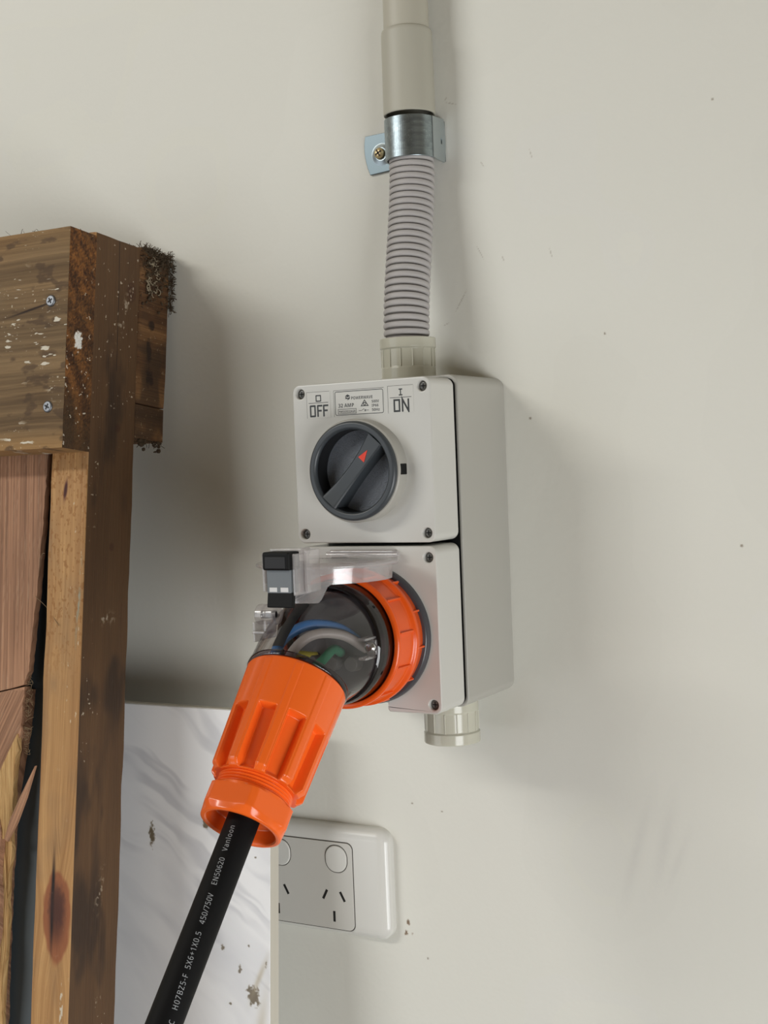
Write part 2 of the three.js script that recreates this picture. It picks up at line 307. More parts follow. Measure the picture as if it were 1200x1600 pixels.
// socket throat and open spring lid
{
  part('socket_flange', toZ(lathe(soft([[30, 109], [44.6, 109], [44.6, 113], [43.4, 115], [36, 115.6], [34, 118]], 0.8), 96), P.x, P.y), plastic('#45454a', 0.25), sw, 'dark grey flange round the socket mouth');
  part('socket_throat', toZ(lathe([[36, 110], [36, 126], [33.5, 126], [33.5, 112]], 64), P.x, P.y), dark, sw);
  const Y = -109.6, Z = 157, R = 43.5;
  const lid = part('lid', lathe(soft([[0.001, 0], [38, 0], [39, -0.8], [R - 0.6, -0.8], [R, -1.6], [R, -2.6], [R - 0.8, -3.2], [0.001, -3]], 0.5), 96).translate(P.x, Y, Z), clear, sw, 'clear plastic lid swung open to the horizontal');
  const skirtH = (t) => { const f = Math.sin(t); return lerp(9.5, 20, sstep(0.84, 0.93, f)); };   // deeper at the front, where the latch sits
  part('lid_skirt', [0, 1].map((k) => surface((u, v) => { const t = u * Math.PI * 2, r = 39.6 - k * 1.9 - v * 0.6; return [P.x + r * Math.cos(t), Y - 3 - v * skirtH(t), Z + r * Math.sin(t)]; }, 128, 3)).concat([
    surface((u, v) => { const t = u * Math.PI * 2, r = 39.0 - v * 1.9; return [P.x + r * Math.cos(t), Y - 3 - skirtH(t), Z + r * Math.sin(t)]; }, 128, 1)]), clear, lid);
  part('hinge', [box(P.x - 24, P.x + 24, Y - 7, Y + 2.5, 110, 116, 1.5), new THREE.CylinderGeometry(2.2, 2.2, 52, 20).rotateZ(Math.PI / 2).translate(P.x, Y - 1, 114.5)], clear, lid);
  // latch housing in clear plastic with a dark catch
  part('latch_housing', [box(P.x - 11.4, P.x - 9.6, Y - 15, Y + 7, 195, 211, 0.6), box(P.x + 9.4, P.x + 11.4, Y - 17, Y + 7, 195, 211, 0.6), box(P.x - 11, P.x + 11, Y + 6, Y + 9.6, 193, 203, 0.7), box(P.x + 12.2, P.x + 14, Y - 16, Y + 8.5, 188, 203, 0.5), box(P.x - 11, P.x + 11, Y - 15, Y + 2, 195, 196.4, 0.5)], clear, lid);
  const latch = part('latch', [box(P.x - 9.2, P.x + 9.2, Y - 2.2, Y + 8.2, 202, 214, 1.2)], rubber, lid, 'black latch grip');
  part('latch_inset', box(P.x - 7.2, P.x + 6.6, Y - 1.2, Y + 5.6, 213.4, 214.4, 0.4), plastic('#222326', 0.6), latch);
  part('latch_plate', box(P.x - 8.2, P.x + 8.2, Y - 15.6, Y - 2, 203, 211.4, 0.6), plastic('#70767a', 0.4), lid, 'grey plate of the latch');
  for (const x of [-6.4, 1.2]) part('latch_tag', box(P.x + x, P.x + x + 5.2, Y - 14.8, Y - 12.2, 211.2, 211.6, 0.15), plastic('#dcdcdc', 0.4), lid, 'small white mark on the latch plate');
  part('latch_flap', box(-8.6, 8.6, -8.6, 0, -1.6, 1.8, 0.6).rotateX(-0.16).translate(P.x + 0.6, Y - 15.4, 209.5), rubber, lid, 'black lower flap of the latch');
  // dark print on the lid's top
  const cv = document.createElement('canvas'); cv.width = 640; cv.height = 200; const c = cv.getContext('2d'); c.clearRect(0, 0, 640, 200);
  c.fillStyle = '#2a2a2c'; c.font = 'bold 84px sans-serif'; c.textAlign = 'center'; c.fillText('POWERWAVE', 320, 185); c.lineWidth = 14; c.strokeStyle = '#2a2a2c'; c.beginPath(); c.ellipse(320, 55, 70, 38, 0, 0, 7); c.stroke(); c.beginPath(); c.moveTo(265, 55); c.lineTo(325, 75); c.lineTo(385, 40); c.stroke();
  const t = new THREE.CanvasTexture(cv); t.colorSpace = THREE.SRGBColorSpace;
  part('lid_print', new THREE.PlaneGeometry(46, 14.4).rotateX(-Math.PI / 2).translate(P.x + 2, Y + 0.12, 150), new THREE.MeshStandardMaterial({ map: t, transparent: true, roughness: 0.5 }), lid, 'dark maker print on the clear lid');
}

// ---------------------------------------------------------------- angled plug
const DIR = new THREE.Vector3(0, -0.745, 0.667).normalize(), PIV = new THREE.Vector3(P.x, P.y, 181.3);
const AXX = new THREE.Vector3(1, 0, 0), AXW = new THREE.Vector3().crossVectors(AXX, DIR).normalize();   // across the handle
const along = (s, r = 0, t = 0) => PIV.clone().addScaledVector(DIR, s).addScaledVector(AXX, r * Math.cos(t)).addScaledVector(AXW, r * Math.sin(t)).toArray();
const plug = thing('angled_plug', 'orange and clear angled industrial plug pushed into the round socket', 'plug', [P.x, P.y, 112]);
{
  // locking ring with twelve ribs
  const ringProfile = soft([[38.6, 113.5], [41.2, 114.5], [43.6, 124], [43.6, 126.5], [41.2, 128], [40.6, 142.6], [42, 144], [42, 146], [40.8, 147.2], [38.4, 147.2], [38.2, 140], [38.2, 116]], 0.9, 4);
  const ring = part('locking_ring', toZ(lathe(ringProfile, 120), P.x, P.y), orangeRing, plug, 'orange screw-on locking ring');
  for (let k = 0; k < 12; k++) {
    const t = k * Math.PI / 6 + 0.13, c = Math.cos(t), s = Math.sin(t);
    part('rib', new RoundedBoxGeometry(2.6, 1.5, 17, 2, 0.6).translate(41.0, 0, 0).rotateZ(t).translate(P.x, P.y, 135.3), orangeRing, ring);
    part('notch', new RoundedBoxGeometry(3.2, 1.3, 8, 2, 0.5).translate(42.2, 0, 0).rotateY(0).rotateZ(t + Math.PI / 12).translate(P.x, P.y, 120.5), orangeRing, ring);
  }
  // dark core and seal inside the ring
  part('seal', toZ(lathe(soft([[34.4, 157.4], [35.9, 157.4], [36.1, 160.2], [35.6, 161.4], [34.6, 161]], 0.6), 96), P.x, P.y), dark, plug, 'black seal');
  part('terminal_block', [toZ(lathe(soft([[0.001, 151], [27, 151], [30.5, 149], [31, 140]], 1), 64), P.x, P.y)], plastic('#5a5b5d', 0.35), plug, 'dark grey terminal block inside the elbow');
  part('terminal', [-14, 0, 14].map((x) => toZ(lathe(soft([[0.001, 158], [4.4, 158], [4.8, 150]], 0.5), 24), P.x + x, P.y - 12)), plastic('#6a6a68', 0.3), plug);
  // clear elbow swept from the ring round to the handle
  const A = new THREE.Vector3(P.x, P.y, 146), B = new THREE.Vector3(P.x, P.y, 178), C = new THREE.Vector3(...along(23.5));
  const bez = (t) => A.clone().multiplyScalar((1 - t) ** 2).addScaledVector(B, 2 * t * (1 - t)).addScaledVector(C, t * t);
  const tan = (t) => B.clone().sub(A).multiplyScalar(1 - t).add(C.clone().sub(B).multiplyScalar(t)).normalize();
  const elbow = part('elbow', surface((u, v) => {
    const p = bez(v), d = tan(v), w = new THREE.Vector3().crossVectors(AXX, d).normalize(), t = u * Math.PI * 2;
    const r = lerp(34.5, 30.2, sstep(0, 1, v)) + 1.2 * Math.sin(v * Math.PI);
    return p.addScaledVector(AXX, r * Math.cos(t)).addScaledVector(w, r * Math.sin(t)).toArray();
  }, 96, 48), smoke, plug, 'clear smoky elbow of the plug');
  part('elbow_collar', toZ(lathe(soft([[35.6, 162], [36.9, 161], [37.9, 157.5], [38, 140]], 0.8), 96), P.x, P.y), smokeDark, elbow);
  part('elbow_rim', surface((u, v) => { const pr = [[29.6, 20.6], [30.8, 20.6], [30.9, 23.0], [30.2, 23.8], [29.6, 23.8]]; const k = Math.min(3.999, v * 4), i = Math.floor(k), f = k - i; return along(lerp(pr[i][1], pr[i + 1][1], f), lerp(pr[i][0], pr[i + 1][0], f), u * Math.PI * 2); }, 96, 8), smokeDark, elbow);
  // screw lugs on both flanks
  function lug(sx, withScrew) {
    const x = P.x + sx * 31.5;
    const g = [box(x - 3.4, x + 3.4, -166.5, -157, 150, 163, 1), box(x - 2.6, x + 2.6, -156.8, -155.2, 150, 174, 0.5), box(x - 2.6, x + 2.6, -168.2, -166.6, 150, 174, 0.5)];
    const l = part('lug', g, clear, plug, 'clear screw lug on the right flank');
    const sc = part('lug_screw', toZ(lathe(soft([[0.001, 166.2], [2.2, 166], [3.5, 164.6], [3.6, 162], [1.6, 162], [1.6, 150]], 0.4), 28), x, -161.8), chrome, l, 'bright steel screw');
  }
  lug(1, true);
  // left lug: a clear boss lying across the elbow's shoulder on a short leg, its bore open to the right
  const boss = lathe(soft([[2.6, 0], [5.8, 0], [6.2, 0.8], [6.2, 5.2], [5.4, 6], [5.4, 7.4], [6.2, 8.2], [6.2, 12.6], [5.8, 13.2], [2.6, 13.2], [2.6, 0]], 0.4), 40).rotateZ(-Math.PI / 2).translate(19.5, -140.5, 187);
  const lug2 = part('lug', [boss, box(21, 23, -156, -144, 186, 197, 0.6), box(29, 31, -154, -143, 186, 197, 0.6), box(21, 31, -151, -149.4, 187, 198, 0.5)], clear, plug, 'clear screw boss on the shoulder of the elbow');
  part('lug_screw', lathe([[0.001, 0], [2.4, 0], [2.4, 9], [0.001, 9]], 24).rotateZ(-Math.PI / 2).translate(22, -140.5, 187), dark, lug2, 'dark screw in the bore');
  part('seam', surface((u, v) => {
    const q = lerp(0.5, 0.97, v), p = bez(q), d = tan(q), w = new THREE.Vector3().crossVectors(AXX, d).normalize(), t = lerp(-1.68, -1.44, u);
    const r = lerp(34.5, 30.2, sstep(0, 1, q)) + 1.2 * Math.sin(q * Math.PI) + 0.3 + 0.5 * Math.sin(u * Math.PI);
    return p.addScaledVector(AXX, r * Math.cos(t)).addScaledVector(w, r * Math.sin(t)).toArray();
  }, 10, 24), dark, elbow, 'dark strip along the top seam');

  // wires looping inside
  const w = (pts, r, m, label) => part('wire', tube(pts, r, 48, 16), m, plug, label);
  w([[P.x + 16, P.y + 2, 152], [P.x + 8, P.y + 11, 163], [P.x - 6, P.y + 13, 176], [P.x - 17, P.y + 3, 188], along(34, 13, 3.3)], 3.2, wireBlue, 'blue wire');
  w([[P.x + 22, P.y - 3, 152], [P.x + 13, P.y + 7, 166], [P.x + 1, P.y + 8, 180], [P.x - 7, P.y - 2, 191], along(36, 5, 3.6)], 3.0, wireGrey, 'grey wire');
  w([[P.x + 4, P.y - 6, 152], [P.x + 7, P.y - 2, 166], [P.x + 6, P.y - 8, 180], along(30, 6, 4.2)], 2.8, wireGreen, 'green wire');
  w([[P.x - 14, P.y - 8, 152], [P.x - 20, P.y - 6, 172], along(28, 19, 3.1)], 2.0, wireYellow, 'yellow wire');

  // orange handle: a tapering barrel whose lower half is fluted
  const S0 = 22.6, S1 = 92, N = 10;
  const handle = part('handle', surface((u, v) => {
    const t = u * Math.PI * 2, ph = ((u * N + 0.6) % 1 + 1) % 1, e = Math.abs(ph - 0.5);   // 0 in the middle of a flute, 0.5 on a rib
    if (v > 0.985) { const k = (v - 0.985) / 0.015; return along(S1, lerp(22.5, 16.5, k), t); }
    const q = Math.min(1, v / 0.97), s = lerp(S0, S1, q);
    let r = lerp(30.4, 27.6, q);
    const flute = sstep(0.315, 0.265, e), deep = sstep(0.44, 0.47, q) * lerp(4.4, 6.2, q);
    r -= flute * deep;
    r += 0.45 * sstep(0.37, 0.40, e) * sstep(0.03, 0.05, q);                   // low ridge where each rib runs up
    r -= 1.6 * sstep(0.03, 0.0, q);
    const end = sstep(0.95, 1.0, q); r = lerp(r, lerp(r, 24.5, 0.75), end);
    if (v > 0.97) { const k = (v - 0.97) / 0.015; r = lerp(r, 22.5, k); }
    return along(s, r, t);
  }, 480, 200), orange, plug, 'glossy orange fluted handle');
  // threaded neck and gland nut
  const thr = [[16, 91]]; for (let k = 0; k < 5; k++) { thr.push([20.6, 91.6 + k * 1.9], [21.8, 92.3 + k * 1.9], [21.8, 92.7 + k * 1.9], [20.6, 93.4 + k * 1.9]); } thr.push([19, 102]);
  part('threaded_neck', surface((u, v) => { const k = Math.min(thr.length - 1.001, v * (thr.length - 1)), i = Math.floor(k), f = k - i; return along(lerp(thr[i][1], thr[i + 1][1], f), lerp(thr[i][0], thr[i + 1][0], f), u * Math.PI * 2); }, 72, 120), orange, plug);
  const hexR = (t) => { const a = ((t + 0.93) % (Math.PI / 3) + Math.PI / 3) % (Math.PI / 3) - Math.PI / 6; return 23.6 / Math.cos(a); };
  part('gland_nut', surface((u, v) => {
    const t = u * Math.PI * 2, h = Math.min(26.2, hexR(t));
    const pr = [[19.5, 99.2], [23.0, 99.2], [23.9, 100.0], [h, 101.6], [h, 112.6], [23.2, 116.4], [22.2, 117], [20.8, 117], [20, 116.2], [19.2, 108], [9, 106]];
    const n = pr.length - 1, k = Math.min(n - 0.001, v * n), i = Math.floor(k), f = k - i; return along(lerp(pr[i][1], pr[i + 1][1], f), lerp(pr[i][0], pr[i + 1][0], f), t);
  }, 240, 80), orange, plug, 'orange hexagonal gland nut');
}

// ---------------------------------------------------------------- black cable hanging from the plug
{
  const L = 420, s0 = 104, r = 9.1;
  const base = PIV.clone().addScaledVector(DIR, s0 + L);
  const cable = thing('power_cable', 'thick black rubber cable with white print leaving the orange plug', 'cable', base.toArray());
  const W = 512, TL = 170, H = 2048, cv = document.createElement('canvas'); cv.width = W; cv.height = H;
  const c = cv.getContext('2d'); c.fillStyle = '#0b0b0c'; c.fillRect(0, 0, W, H);
  c.fillStyle = '#a6a9ac'; c.textBaseline = 'middle'; c.textAlign = 'left';
  // text runs up the cable: [string, lower end, upper end] as distances from the pivot
  const view = 41 / 360;
  for (const [str, a, b] of [['Vanloon', 134.5, 119.5], ['EN50620', 153.5, 138], ['450/750V', 174.5, 158], ['5X6+1X0.5', 198, 178.5], ['H07BZ5-F', 218.5, 200.5], ['C', 225.5, 222.3]]) {
    const mid = (a + b) / 2, off = lerp(-27, 15, (mid - 127) / 93) / 360;
    const x = (view + off) * W, y = (a - s0) / TL * H;
    c.save(); c.translate(x, y); c.scale(W / (2 * Math.PI * r), H / TL); c.rotate(-Math.PI / 2 - 0.066);
    c.font = '4.1px sans-serif'; const n = str.length, w = [...str].map((q) => c.measureText(q).width), tw = w.reduce((p, q) => p + q, 0), sp = ((a - b) - tw * 0.9) / Math.max(1, n - 1);
    let p = 0; [...str].forEach((q, i) => { c.save(); c.translate(p, 0); c.scale(0.9, 1); c.fillText(q, 0, 0); c.restore(); p += w[i] * 0.9 + sp; }); c.restore();
  }
  const t = new THREE.CanvasTexture(cv); t.colorSpace = THREE.SRGBColorSpace; t.wrapS = THREE.RepeatWrapping; t.wrapT = THREE.ClampToEdgeWrapping;
  t.repeat.set(1, L / TL); t.offset.set(0, 1 - L / TL);
  const q = Math.asin(DIR.z);
  const g = new THREE.CylinderGeometry(r, r, L, 64, 1, false).translate(0, L / 2, 0).rotateX(-Math.acos(-DIR.y)).translate(...base.toArray());
  part('sheath', g, new THREE.MeshPhysicalMaterial({ map: t, roughness: 0.62, specularIntensity: 0.35 }), cable);
}

// ---------------------------------------------------------------- conduit run above, adaptors
function adaptor(label, x, z, y0, y1, flip) {
  const a = thing('conduit_adaptor', label, 'conduit fitting', [x, flip ? y1 : y0, z], 'conduit adaptors screwed into the switch box');
  const f = (k) => (flip ? y1 - k * (y1 - y0) : y0 + k * (y1 - y0)), h = y1 - y0;
  const pr = [[17.4, f(-0.05)], [18.5, f(0)], [18.5, f(0.30)], [18.1, f(0.33)], [18.1, f(0.74)], [19.2, f(0.77)], [19.2, f(0.985)], [18.7, f(1)], [16.6, f(1)], [16.2, f(0.9)], [16.2, f(0.1)]];
  part('sleeve', lathe(soft(pr, 0.5), 72).translate(x, 0, z), adaptorCream, a);
  for (let k = 0; k < 14; k++) { const t = k * Math.PI / 7 + 0.2; part('ridge', new RoundedBoxGeometry(0.8, h * 0.42, 0.8, 1, 0.25).translate(x + 18.2 * Math.sin(t), f(0.535), z + 18.2 * Math.cos(t)), adaptorCream, a); }
  if (flip) part('end_plug', lathe([[0.001, y0 + 1], [16.6, y0 + 1], [16.6, y0 + 4]], 40).translate(x, 0, z), adaptorCream, a);
  return a;
}
adaptor('glossy cream conduit adaptor on top of the switch box', 48.2, 37, 2.4, 31.4, false);
adaptor('grey conduit adaptor stub under the switch box', 71, 37, -243.6, -212.2, true);
{
  const fx = thing('flexible_conduit', 'pale grey ribbed flexible conduit between metal saddle and switch box', 'conduit', [47.6, 28, 37]);
  const path = (t) => { const e = t * t * (3 - 2 * t); return new THREE.Vector3(lerp(46.8, 47.6, e), lerp(158, 28, t), lerp(18, 37, e)); };
  const pts = []; for (let i = 0; i <= 20; i++) pts.push(path(i / 20).toArray());
  part('core', tube(pts, 14.2, 60, 40), flexGrooveShade, fx, 'core painted dark for the shade between the ribs');
  const n = 28;
  for (let i = 0; i < n; i++) {
    const t = (i + 0.5) / n, p = path(t), d = path(Math.min(1, t + 0.01)).sub(path(Math.max(0, t - 0.01))).normalize();
    const g = lathe(soft([[13.9, -1.95], [15.5, -1.7], [15.9, 0], [15.5, 1.7], [13.9, 1.95]], 0.7), 48);
    g.applyQuaternion(new THREE.Quaternion().setFromUnitVectors(new THREE.Vector3(0, -1, 0), d)).translate(p.x, p.y, p.z);
    part('rib', g, flexGrey, fx);
  }
  const rc = thing('rigid_conduit', 'smooth grey conduit pipe with a wider coupling running up the wall', 'conduit', [46.6, 186, 18.2]);
  part('pipe', lathe([[15.6, 190], [15.7, 620]], 64).translate(46.6, 0, 18.2), conduitGrey, rc);
  part('coupling', lathe(soft([[16.0, 188], [16.4, 186.4], [17.9, 186.4], [18, 188], [17.6, 242], [17, 244], [15.6, 244.4]], 0.8), 64).translate(46.6, 0, 18.2), plastic('#b4b1a3', 0.5), rc);
  // zinc saddle clamp
  const sd = thing('conduit_saddle', 'shiny zinc saddle clamp holding the conduit to the wall', 'pipe clamp', [12, 168, 0]);
  const y0 = 155.5, y1 = 183.5, cx = 46.6, cz = 18, R = 16.6, T = 1.3;
  const band = surface((u, v) => {   // strap section round the pipe, from the left ear over the front to the right flank
    const loop = []; const m = 40;
    for (let i = 0; i <= m; i++) { const a = Math.PI * (1.0 - i / m); loop.push([cx + R * Math.cos(a), cz + R * Math.sin(a)]); }
    const o = [[cx - R, 1.4], ...loop, [cx + R, 1.4]], o2 = [[cx - R - T, 1.4], ...loop.map(([x, z]) => [cx + (x - cx) * (R + T) / R, cz + (z - cz) * (R + T) / R]), [cx + R + T, 1.4]];
    const all = [...o, ...o2.reverse(), o[0]], k = Math.min(all.length - 1.001, u * (all.length - 1)), i = Math.floor(k), f = k - i;
    return [lerp(all[i][0], all[i + 1][0], f), lerp(y0, y1, v), lerp(all[i][1], all[i + 1][1], f)];
  }, 340, 1);
  const sect = new THREE.Shape(); sect.moveTo(cx - R - T, 0.2);
  for (let i = 0; i <= 40; i++) { const a = Math.PI * (1 - i / 40); sect.lineTo(cx + (R + T) * Math.cos(a), cz + (R + T) * Math.sin(a)); }
  sect.lineTo(cx + R + T, 0.2); sect.lineTo(cx + R, 0.2);
  for (let i = 0; i <= 40; i++) { const a = Math.PI * (i / 40); sect.lineTo(cx + R * Math.cos(a), cz + R * Math.sin(a)); }
  sect.lineTo(cx - R, 0.2);
  const strapG = new THREE.ExtrudeGeometry(sect, { depth: y1 - y0 - 0.6, bevelEnabled: true, bevelSize: 0.3, bevelThickness: 0.3, bevelOffset: -0.3, bevelSegments: 2 }).rotateX(Math.PI / 2).translate(0, y1 - 0.3, 0);
  // extruded along -y: (x, y) of the section became (x, z)
  { const p = strapG.attributes.position, uv = strapG.attributes.uv; for (let i = 0; i < p.count; i++) uv.setXY(i, (p.getX(i) + p.getZ(i)) * MM, p.getY(i) * MM); }
  part('strap', strapG, zinc, sd);
  const ear = new THREE.Shape(); ear.moveTo(cx - R, y0 + 0.4); ear.lineTo(4.6, y0 - 1.4); ear.quadraticCurveTo(-1.6, (y0 + y1) / 2, 1.6, y1 - 1.4); ear.lineTo(cx - R, y1 - 0.5); ear.closePath();
  const earG = extrude(ear, 0.3, 1.9, 0.35); { const p = earG.attributes.position, uv = earG.attributes.uv; for (let i = 0; i < p.count; i++) uv.setXY(i, p.getX(i) * MM, p.getY(i) * MM); }
  part('ear', earG, metal('#6f7b80', 0.4), sd);
  part('dimple', toZ(lathe(soft([[9.2, 1.7], [7.4, 2.0], [4.4, 3.0], [3.4, 2.6]], 0.8), 40), 14.5, 167.5), zinc, sd);
  // the right flank: a flat tab standing off the wall with a slotted hole
  const tab = new THREE.Shape(); tab.moveTo(1, y0 - 1); tab.quadraticCurveTo(-3.4, (y0 + y1) / 2, 1, y1 + 1); tab.lineTo(18, y1); tab.lineTo(18, y0); tab.closePath();
  const slot = new THREE.Path(); slot.absellipse(5.6, (y0 + y1) / 2 - 1, 1.3, 2.6, 0, Math.PI * 2, true); tab.holes.push(slot);
  const tabG = extrude(tab, 0, 1.4, 0.3); tabG.applyMatrix4(new THREE.Matrix4().makeBasis(new THREE.Vector3(0, 0, 1), new THREE.Vector3(0, 1, 0), new THREE.Vector3(-1, 0, 0))).translate(cx + R + T + 0.5, 0, 1.6);
  part('tab', tabG, metal('#c3cccf', 0.45), sd);
  const scr = part('screw', toZ(lathe(soft([[0.001, 4.9], [2, 4.7], [3.9, 3.4], [4.1, 2.2], [4.1, 1]], 0.5), 32), 13.2, 168.4), brass, sd, 'yellow passivated cross-head screw');
  const X = [box(-2.6, 2.6, -0.55, 0.55, 4.0, 4.96), box(-0.55, 0.55, -2.6, 2.6, 4.0, 4.96)].map((g) => g.rotateZ(0.5).translate(13.2, 168.4, 0));
  part('recess', X, plastic('#3a2412', 0.6), scr);
}

// ---------------------------------------------------------------- double power outlet
{
  const g = thing('power_outlet', 'white double power outlet low on the wall partly behind the marble slab', 'power outlet', [-70, -361, 0]);
  const x0 = -141, x1 = 1, y0 = -402, y1 = -320;
  const f = new THREE.ExtrudeGeometry(rrect(x0, x1, y0, y1, 10), { depth: 4.4, bevelEnabled: true, bevelThickness: 6.4, bevelSize: 9, bevelOffset: -9, bevelSegments: 10, curveSegments: 16 });
  { const p = f.attributes.position; for (let i = 0; i < p.count; i++) if (p.getZ(i) < 0) { p.setZ(i, 0); } }
  part('frame', f, whitePlastic, g);
  const gap = plastic('#4a463f', 0.8), rot = (geo, cx, cy, a) => geo.translate(-cx, -cy, 0).rotateZ(a).translate(cx, cy, 0);
  part('groove', extrude(rrect(-115, -27.4, -397.6, -331.2, 5.4), 10, 10.95), gap, g, 'dark groove round the face plate');  // dark plate that shows as a line round the face
  const face = part('face_plate', extrude(rrect(-114.4, -28.0, -397.0, -331.8, 5), 10, 11.6, 0.3), plastic('#cdcbc4', 0.25), g);
  for (const cx of [-45, -94.5]) {
    for (const [dx, dy, a] of [[-7.4, 0, -0.48], [7.6, -0.3, 0.5], [0, -15.8, 0]]) part('pin_slot', rot(box(cx + dx - 1.0, cx + dx + 1.0, -371.8 + dy - 4, -371.8 + dy + 4, 10.8, 11.64), cx + dx, -371.8 + dy, a), plastic('#14120f', 0.8), face, 'dark pin slot');
    const rk = part('rocker', extrude(rrect(cx - 5.6, cx + 12.6, -354.0, -334.2, 8.6), 10.5, 12.6, 0.9), whitePlastic, g);
    part('rocker_gap', extrude(rrect(cx - 6.2, cx + 13.2, -354.6, -333.6, 9.1), 10.5, 11.66), gap, rk);
  }
}

// ---------------------------------------------------------------- marble slab
{
  const marble = paint(-700, -620, -60, -225, 1280, 790, (x, y) => {
    const wx = x + 40 * (fbm(x * 0.012, y * 0.012, 31) - 0.5), wy = y + 40 * (fbm(x * 0.012, y * 0.012, 37) - 0.5);
    const d = wx * 0.6 + wy, cloud = fbm(x * 0.01 + d * 0.004, d * 0.028, 41, 4);
    const vein = 1 - Math.abs(fbm(x * 0.006, d * 0.035, 43, 4) - 0.5) * 2, v = sstep(0.8, 1, vein) * sstep(0.45, 0.75, fbm(x * 0.025, y * 0.025, 47, 2));
    let c = mix3([240, 240, 240], [205, 206, 210], clamp01((cloud - 0.5) * 1.6));
    c = mix3(c, [150, 150, 158], v * 0.28);
    const dirt = (cx, cy, rx, ry, k = 1) => { const n = fbm(x * 0.5, y * 0.5, 53, 3); const q = Math.hypot((x - cx) / rx, (y - cy) / ry); return k * sstep(1.1, 0.5, q + (n - 0.5) * 1.6); };
    let s = 0;
    for (const [cx, cy, rx, ry] of SPOTS) s = Math.max(s, dirt(cx, cy, rx, ry));
    c = mix3(c, [98, 84, 62], s * 0.85);
    const streak = smear(x, y, -77, -418, 15, 2, 1.15) + 0.7 * smear(x, y, -76, -455, 26, 4, 1.4);
    c = mix3(c, [176, 162, 132], clamp01(streak) * 0.55);
    return [...c, 0.5];
  }, THREE.ClampToEdgeWrapping, false);
  const m = new THREE.MeshPhysicalMaterial({ map: marble.map, roughness: 0.2 });
  const edge = plastic('#c8c3b6', 0.5);
  const a = -4.3 * Math.PI / 180;
  const slab = new THREE.Group(); slab.name = 'marble_slab'; slab.userData = { label: 'white veined marble slab standing behind the timber frame below the plug', category: 'stone slab' };
  const top = -230, h = 1300 + top, len = h / Math.cos(a);
  slab.position.set(-67.5 * MM, -1.3, (41 + h * Math.tan(-a)) * MM); slab.rotation.x = a; scene.add(slab); origin.set(slab, [0, 0, 0]);
  const g = box(-620, 0, 0, len, 0.2, 11, 0.8, 2);
  { const p = g.attributes.position, uv = g.attributes.uv; for (let i = 0; i < p.count; i++) uv.setXY(i, (p.getX(i) - 67.5) * MM, (p.getY(i) - 1300) * MM); }
  part('polished_face', g, m, slab);
  part('cut_edge', [box(0, 0.5, 0.4, len - 0.4, 0.6, 10.6), box(-619, -0.5, len, len + 0.4, 0.6, 10.4)], edge, slab, 'pale rough cut edge');
}

